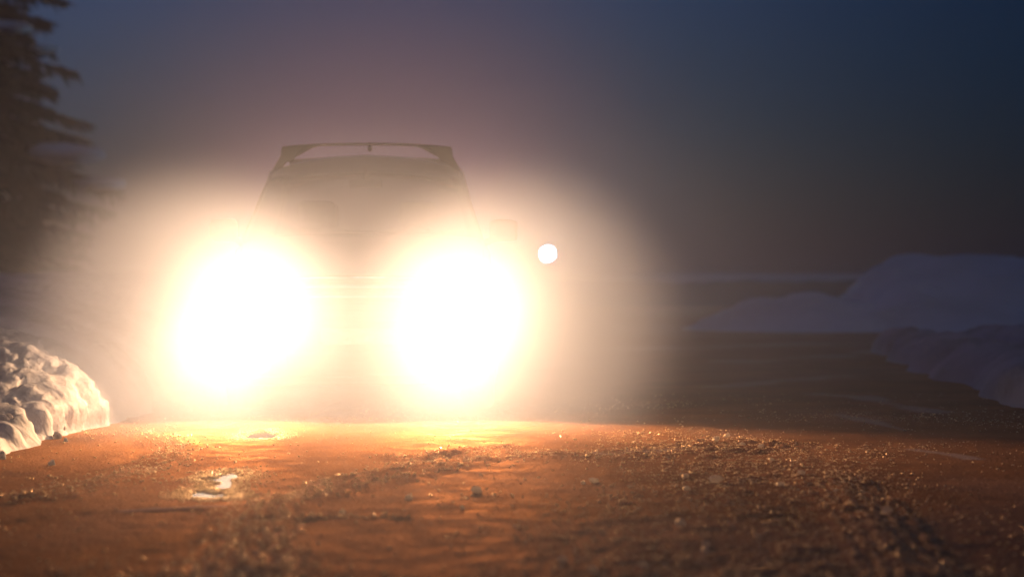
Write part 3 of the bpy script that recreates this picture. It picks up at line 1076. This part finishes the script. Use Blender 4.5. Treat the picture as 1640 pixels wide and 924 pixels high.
    # roof bar feet
# roof rack: two cross bars, each with its feet
for by, zc in ((2.38, 0.0), (3.45, -0.05)):
    rk = empty("roof_bar", (0, 0, 0)); rk.parent = car; rk.location = (0, by, zc)
    mb = MB()
    pts = []
    for k in range(25):
        u = -1 + 2 * k / 24
        pts.append((u * 0.605, 0, 1.893 - 0.026 * abs(u) ** 2.5))
    # flattened wing-like bar
    prev = None
    for (x, _, z) in pts:
        ring = [mb.bm.verts.new((x, 0.042 * math.cos(a), z + 0.0095 * math.sin(a))) for a in [2 * math.pi * q / 14 for q in range(14)]]
        if prev:
            for q in range(14): mb.bm.faces.new((prev[q], prev[(q + 1) % 14], ring[(q + 1) % 14], ring[q]))
        else: mb.bm.faces.new(ring[::-1])
        prev = ring
    mb.bm.faces.new(prev)
    mb.build('crossbar', M['trim'], rk)
    for sx in (-1, 1):
        mb = MB()
        prof = [(0.38, 1.882), (0.62, 1.874), (0.632, 1.862), (0.640, 1.80), (0.700, 1.70), (0.690, 1.655), (0.655, 1.69),
                (0.60, 1.76), (0.555, 1.765), (0.535, 1.80), (0.505, 1.842), (0.47, 1.862), (0.38, 1.870)]
        for yy in (-0.035, 0.035):
            pass
        A = [mb.bm.verts.new((sx * x, -0.04, z)) for x, z in prof]
        B = [mb.bm.verts.new((sx * x, 0.04, z)) for x, z in prof]
        mb.bm.faces.new(A); mb.bm.faces.new(B[::-1])
        for k in range(len(prof)):
            k2 = (k + 1) % len(prof); mb.bm.faces.new((A[k], A[k2], B[k2], B[k]))
        bmesh.ops.triangulate(mb.bm, faces=[f for f in mb.bm.faces if len(f.verts) > 4])
        mb.build('foot', M['trim'], rk, smooth=False)

# antenna, windscreen header band, wipers, inner mirror
mb = MB(); mb.tube([(0.0, 3.3, 1.90), (0.0, 3.36, 1.935), (0.0, 3.42, 1.96)], [0.018, 0.011, 0.005], 10)
mb.build('antenna', M['trim'], car)
for sx, L_ in ((-1, 0.62), (1, 0.58)):
    mb = MB()
    x0 = 0.10 if sx > 0 else -0.55
    mb.tube([(x0, 1.235, 1.215), (x0 + 0.3, 1.245, 1.215), (x0 + L_, 1.30, 1.222)], [0.010, 0.008, 0.006], 8)
    mb.build('wiper', M['trim'], car)
mb = MB(); mb.box((0, 1.98, 1.585), (0.24, 0.03, 0.065), 0.015); mb.cyl((0, 1.98, 1.61), (0, 2.0, 1.69), 0.012)
mb.build('inner_mirror', M['trim'], car)
mb = MB(); mb.box((0.62, 1.33, 1.222), (0.06, 0.003, 0.035), 0.001)
mb.build('windscreen_patch', M['plate'], car)  # small pale plate low on the windscreen
# interior
mb = MB(); mb.box((0, 1.52, 1.02), (1.55, 0.52, 0.22), 0.07)
db = mb.build('dashboard', M['trim'], car)
mb = MB()
ring = [(0.37 + 0.185 * math.cos(a), 1.86 + 0.06 * math.sin(a), 1.10 + 0.175 * math.sin(a)) for a in [2 * math.pi * k / 28 for k in range(29)]]
mb.tube(ring, 0.015, 8)
mb.box((0.37, 1.86, 1.10), (0.14, 0.05, 0.10), 0.02)
mb.build('steering_wheel', M['trim'], car)
for sx in (-1, 1):
    for sy in (2.15, 3.05):
        seat = empty("seat", (0, 0, 0)); seat.parent = car; seat.location = (sx * 0.38, sy, 0)
        mb = MB(); mb.box((0, 0, 0.62), (0.50, 0.50, 0.16), 0.06); mb.build('cushion', M['seat'], seat)
        mb = MB(); mb.box((0, 0.33, 0.96), (0.50, 0.14, 0.62), 0.06, rot=None); mb.build('backrest', M['seat'], seat)
        mb = MB(); mb.box((0, 0.37, 1.38), (0.27, 0.10, 0.19), 0.045); mb.build('headrest', M['seat'], seat)
mb = MB(); mb.box((0, 2.55, 0.36), (1.62, 3.0, 0.08), 0.02)
mb.build('floor_pan', M['trim'], car)

# ------------------------------------------------------------------ distant lamp
def lamp_post(x, y, z):
    root = empty("lamp_post", (x, y, 0))
    tag(root, "small bright bluish white lamp on a post in the distance right of the car", "lamp post")
    mb = MB(); mb.cyl((0, 0, -0.1), (0, 0, z - 0.17), 0.06, 0.045, 14); mb.cyl((0, 0, 0), (0, 0, 0.25), 0.1, 0.08, 14)
    mb.build('post', M['steel'], root)
    mb = MB(); mb.blob((0, 0, z), (0.17, 0.17, 0.17), 0.0, 3)
    mb.build('globe', M['lamp'], root)
    mb = MB(); mb.lathe([(z - 0.28, 0.0), (z - 0.27, 0.05), (z - 0.19, 0.17), (z - 0.165, 0.18), (z - 0.16, 0.0)], 'z', (0, 0, 0), 24)
    mb.build('collar', M['steel'], root)
    return root


_d = 62.0
lamp_post((877 - 820) / F_PX * _d, _d, CAM_H + (440 - 407) / F_PX * _d)

# ------------------------------------------------------------------ spruce trees
def spruce(x, y, hgt, rad, seed, label, nmul=1.0, group=None):
    rr = random.Random(seed)
    root = empty("spruce_tree", (x, y, 0))
    tag(root, label, "tree", group)
    mb = MB()
    mb.tube([(0, 0, -0.2), (0.03, 0, hgt * 0.3), (-0.02, 0.03, hgt * 0.65), (0, 0, hgt)], [0.19, 0.15, 0.09, 0.02], 12)
    mb.build('trunk', M['bark'], root)
    nv, nf = [], []
    sv, sf = [], []
    limb = MB()
    z = 0.55
    while z < hgt - 0.1:
        L_ = rad * (1 - z / hgt) ** 0.8 + 0.15
        nb = rr.randint(6, 8)
        a0 = rr.uniform(0, 6.28)
        for k in range(nb):
            a = a0 + 2 * math.pi * k / nb + rr.uniform(-0.25, 0.25)
            l = L_ * rr.uniform(0.72, 1.12)
            zz = z + rr.uniform(-0.12, 0.12)
            pts = []
            for q in range(7):
                t = q / 6
                pts.append(Vector((math.cos(a) * l * t, math.sin(a) * l * t, zz + 0.10 * t * l - 0.42 * t * t * l + 0.14 * t ** 4 * l)))
            limb.tube([tuple(p) for p in pts], [0.03 * (1 - 0.85 * q / 6) * (0.5 + l / 3) for q in range(7)], 5)
            side = Vector((-math.sin(a), math.cos(a), 0))
            fwd = Vector((math.cos(a), math.sin(a), 0))
            # side twigs with drooping needle blades
            nt_ = int(l * 46 * nmul)
            for q in range(nt_):
                t = rr.uniform(0.12, 1.0)
                i = min(int(t * 6), 5); f = t * 6 - i
                p = pts[i].lerp(pts[i + 1], f)
                s = rr.choice((-1, 1))
                ln = (0.16 + 0.34 * (1 - abs(t - 0.4))) * (0.4 + l * 0.3) * rr.uniform(0.6, 1.2)
                d = (side * s * rr.uniform(0.5, 1.0) + fwd * rr.uniform(0.2, 0.8) + Vector((0, 0, rr.uniform(-0.8, -0.1)))).normalized()
                w = Vector((rr.uniform(-1, 1), rr.uniform(-1, 1), rr.uniform(-1, 1))).cross(d).normalized() * rr.uniform(0.025, 0.06)
                b0 = len(nv)
                e = p + d * ln
                mdl = p + d * ln * 0.5 + Vector((0, 0, 0.02))
                nv.extend([p - w * 0.4, p + w * 0.4, mdl + w, e + Vector((0, 0, -0.03)), mdl - w])
                nf.append((b0, b0 + 1, b0 + 2, b0 + 3, b0 + 4))
            # snow pads resting on the bough
            if rr.random() < 0.16 and l > 0.8 and len(sv) < 60:
                t = rr.uniform(0.45, 0.95)
                i = min(int(t * 6), 5); p = pts[i].lerp(pts[i + 1], t * 6 - i)
                sv.append((p + Vector((0, 0, 0.05)), rr.uniform(0.22, 0.42) * (0.5 + l * 0.25), a, rr.randint(0, 9999)))
        z += rr.uniform(0.22, 0.34)
    limb.build('boughs', M['bark'], root)
    me = mesh_from(nv, nf); o = link('needles', me, M['needle'], root, smooth=False)
    for (p, s, a, sd) in sv:
        mb = MB()
        mb.blob((0, 0, 0), (s * 1.5, s, s * 0.38), 0.2, 2, seed=sd)
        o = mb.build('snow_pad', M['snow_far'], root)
        o.location = p; o.rotation_euler = (0, 0, a)
    return root


spruce(-14.6, 58.0, 20.5, 5.2, 11, "dark snow dusted spruce nearest the left edge of the picture", group="spruces beyond the left snow bank")
spruce(-17.0, 70.0, 23.0, 5.2, 12, "taller dark spruce half hidden behind the nearest one on the left", group="spruces beyond the left snow bank")

# ------------------------------------------------------------------ haze and added glare volume
def vol_mat(name, col, density, g):
    m = bpy.data.materials.new(name); m.use_nodes = True
    nt = m.node_tree
    for n in list(nt.nodes):
        if n.type != 'OUTPUT_MATERIAL': nt.nodes.remove(n)
    out = [n for n in nt.nodes if n.type == 'OUTPUT_MATERIAL'][0]
    pv = nt.nodes.new("ShaderNodeVolumePrincipled")
    pv.inputs["Color"].default_value = (*col, 1)
    pv.inputs["Density"].default_value = density
    pv.inputs["Anisotropy"].default_value = g
    nt.links.new(pv.outputs[0], out.inputs["Volume"])
    return m, nt, pv


mb = MB(); mb.box((0, 145, 11.5), (340, 330, 25.0))
hz, _, _ = vol_mat("dusk_haze", (0.84, 0.88, 1.0), HAZE_DENSITY, HAZE_G)
o = mb.build("haze", hz, smooth=False)
tag(o, kind="stuff")

# added volume round the car, its density shaped into the headlamps' glare discs
mb = MB()
bmesh.ops.create_icosphere(mb.bm, subdivisions=3, radius=1.0)
bmesh.ops.scale(mb.bm, vec=(5.8, 15.0, 4.2), verts=mb.bm.verts)
mist_m, nt, pv = vol_mat("glare_volume", (0.57, 0.70, 0.95), MIST_DENSITY, 0.0)
N, L = nt.nodes, nt.links
tc = N.new("ShaderNodeTexCoord")
nz = N.new("ShaderNodeTexNoise"); nz.inputs["Scale"].default_value = 1.1; nz.inputs["Detail"].default_value = 2
L.new(tc.outputs["Object"], nz.inputs["Vector"])
def mth(op, a, b=None, c=None):
    n = N.new("ShaderNodeMath"); n.operation = op
    for i, v in enumerate((a, b, c)):
        if v is None: continue
        if isinstance(v, (int, float)): n.inputs[i].default_value = v
        else: L.new(v, n.inputs[i])
    return n.outputs[0]


sp = N.new("ShaderNodeSeparateXYZ"); L.new(tc.outputs["Object"], sp.inputs[0])


def lobe(cx, near, far_, top, sq=1.0, cz=0.0, cy=0.0):
    ey = mth('MULTIPLY', mth('SUBTRACT', sp.outputs[1], cy), 0.27)
    ez = mth('MULTIPLY', mth('SUBTRACT', sp.outputs[2], cz), sq)
    ex = mth('SUBTRACT', sp.outputs[0], cx)
    d = mth('SQRT', mth('ADD', mth('ADD', mth('MULTIPLY', ex, ex), mth('MULTIPLY', ey, ey)), mth('MULTIPLY', ez, ez)))
    mr = N.new("ShaderNodeMapRange"); mr.interpolation_type = 'SMOOTHSTEP'
    mr.inputs["From Min"].default_value = far_; mr.inputs["From Max"].default_value = near
    mr.inputs["To Max"].default_value = top
    L.new(d, mr.inputs["Value"])
    return mr.outputs[0]


la, lb = lobe(-0.98, 0.68, 1.20, 2.2, 1.05, -0.08), lobe(0.98, 0.68, 1.20, 2.2, 1.05, -0.08)
both = mth('SQRT', mth('ADD', mth('MULTIPLY', la, la), mth('MULTIPLY', lb, lb)))
skirt = mth('ADD', lobe(0.7, 0.9, 4.4, 0.22, 3.4), lobe(0.2, 0.2, 3.4, 0.8, 1.0, 0.7, 8.0))   # the second: fog added behind the car for the red spots to light
heart = mth('ADD', mth('ADD', lobe(-0.76, 0.2, 0.88, 1.5), lobe(0.76, 0.2, 0.88, 1.5)), mth('ADD', lobe(0.0, 0.2, 1.30, 2.0, 1.3, -0.45), mth('ADD', lobe(0.0, 0.25, 1.25, 0.8, 1.0, 0.08), mth('ADD', lobe(-0.95, 0.1, 1.15, 1.0, 1.0, -0.60), lobe(0.95, 0.1, 1.15, 1.0, 1.0, -0.60)))))
mx = N.new("ShaderNodeMath"); mx.operation = 'ADD'
L.new(mth('ADD', both, heart), mx.inputs[0]); L.new(skirt, mx.inputs[1])
nm = N.new("ShaderNodeMapRange"); nm.inputs["To Min"].default_value = 0.7 * MIST_DENSITY; nm.inputs["To Max"].default_value = 1.3 * MIST_DENSITY
L.new(nz.outputs["Fac"], nm.inputs["Value"])
ml = N.new("ShaderNodeMath"); ml.operation = 'MULTIPLY'
L.new(mx.outputs[0], ml.inputs[0]); L.new(nm.outputs[0], ml.inputs[1])
L.new(ml.outputs[0], pv.inputs["Density"])
o = mb.build("glare_mist", mist_m)
o.location = (-1.0, CAR_Y, 0.70)
o.rotation_euler = (0, 0, R(2))
tag(o, kind="stuff")
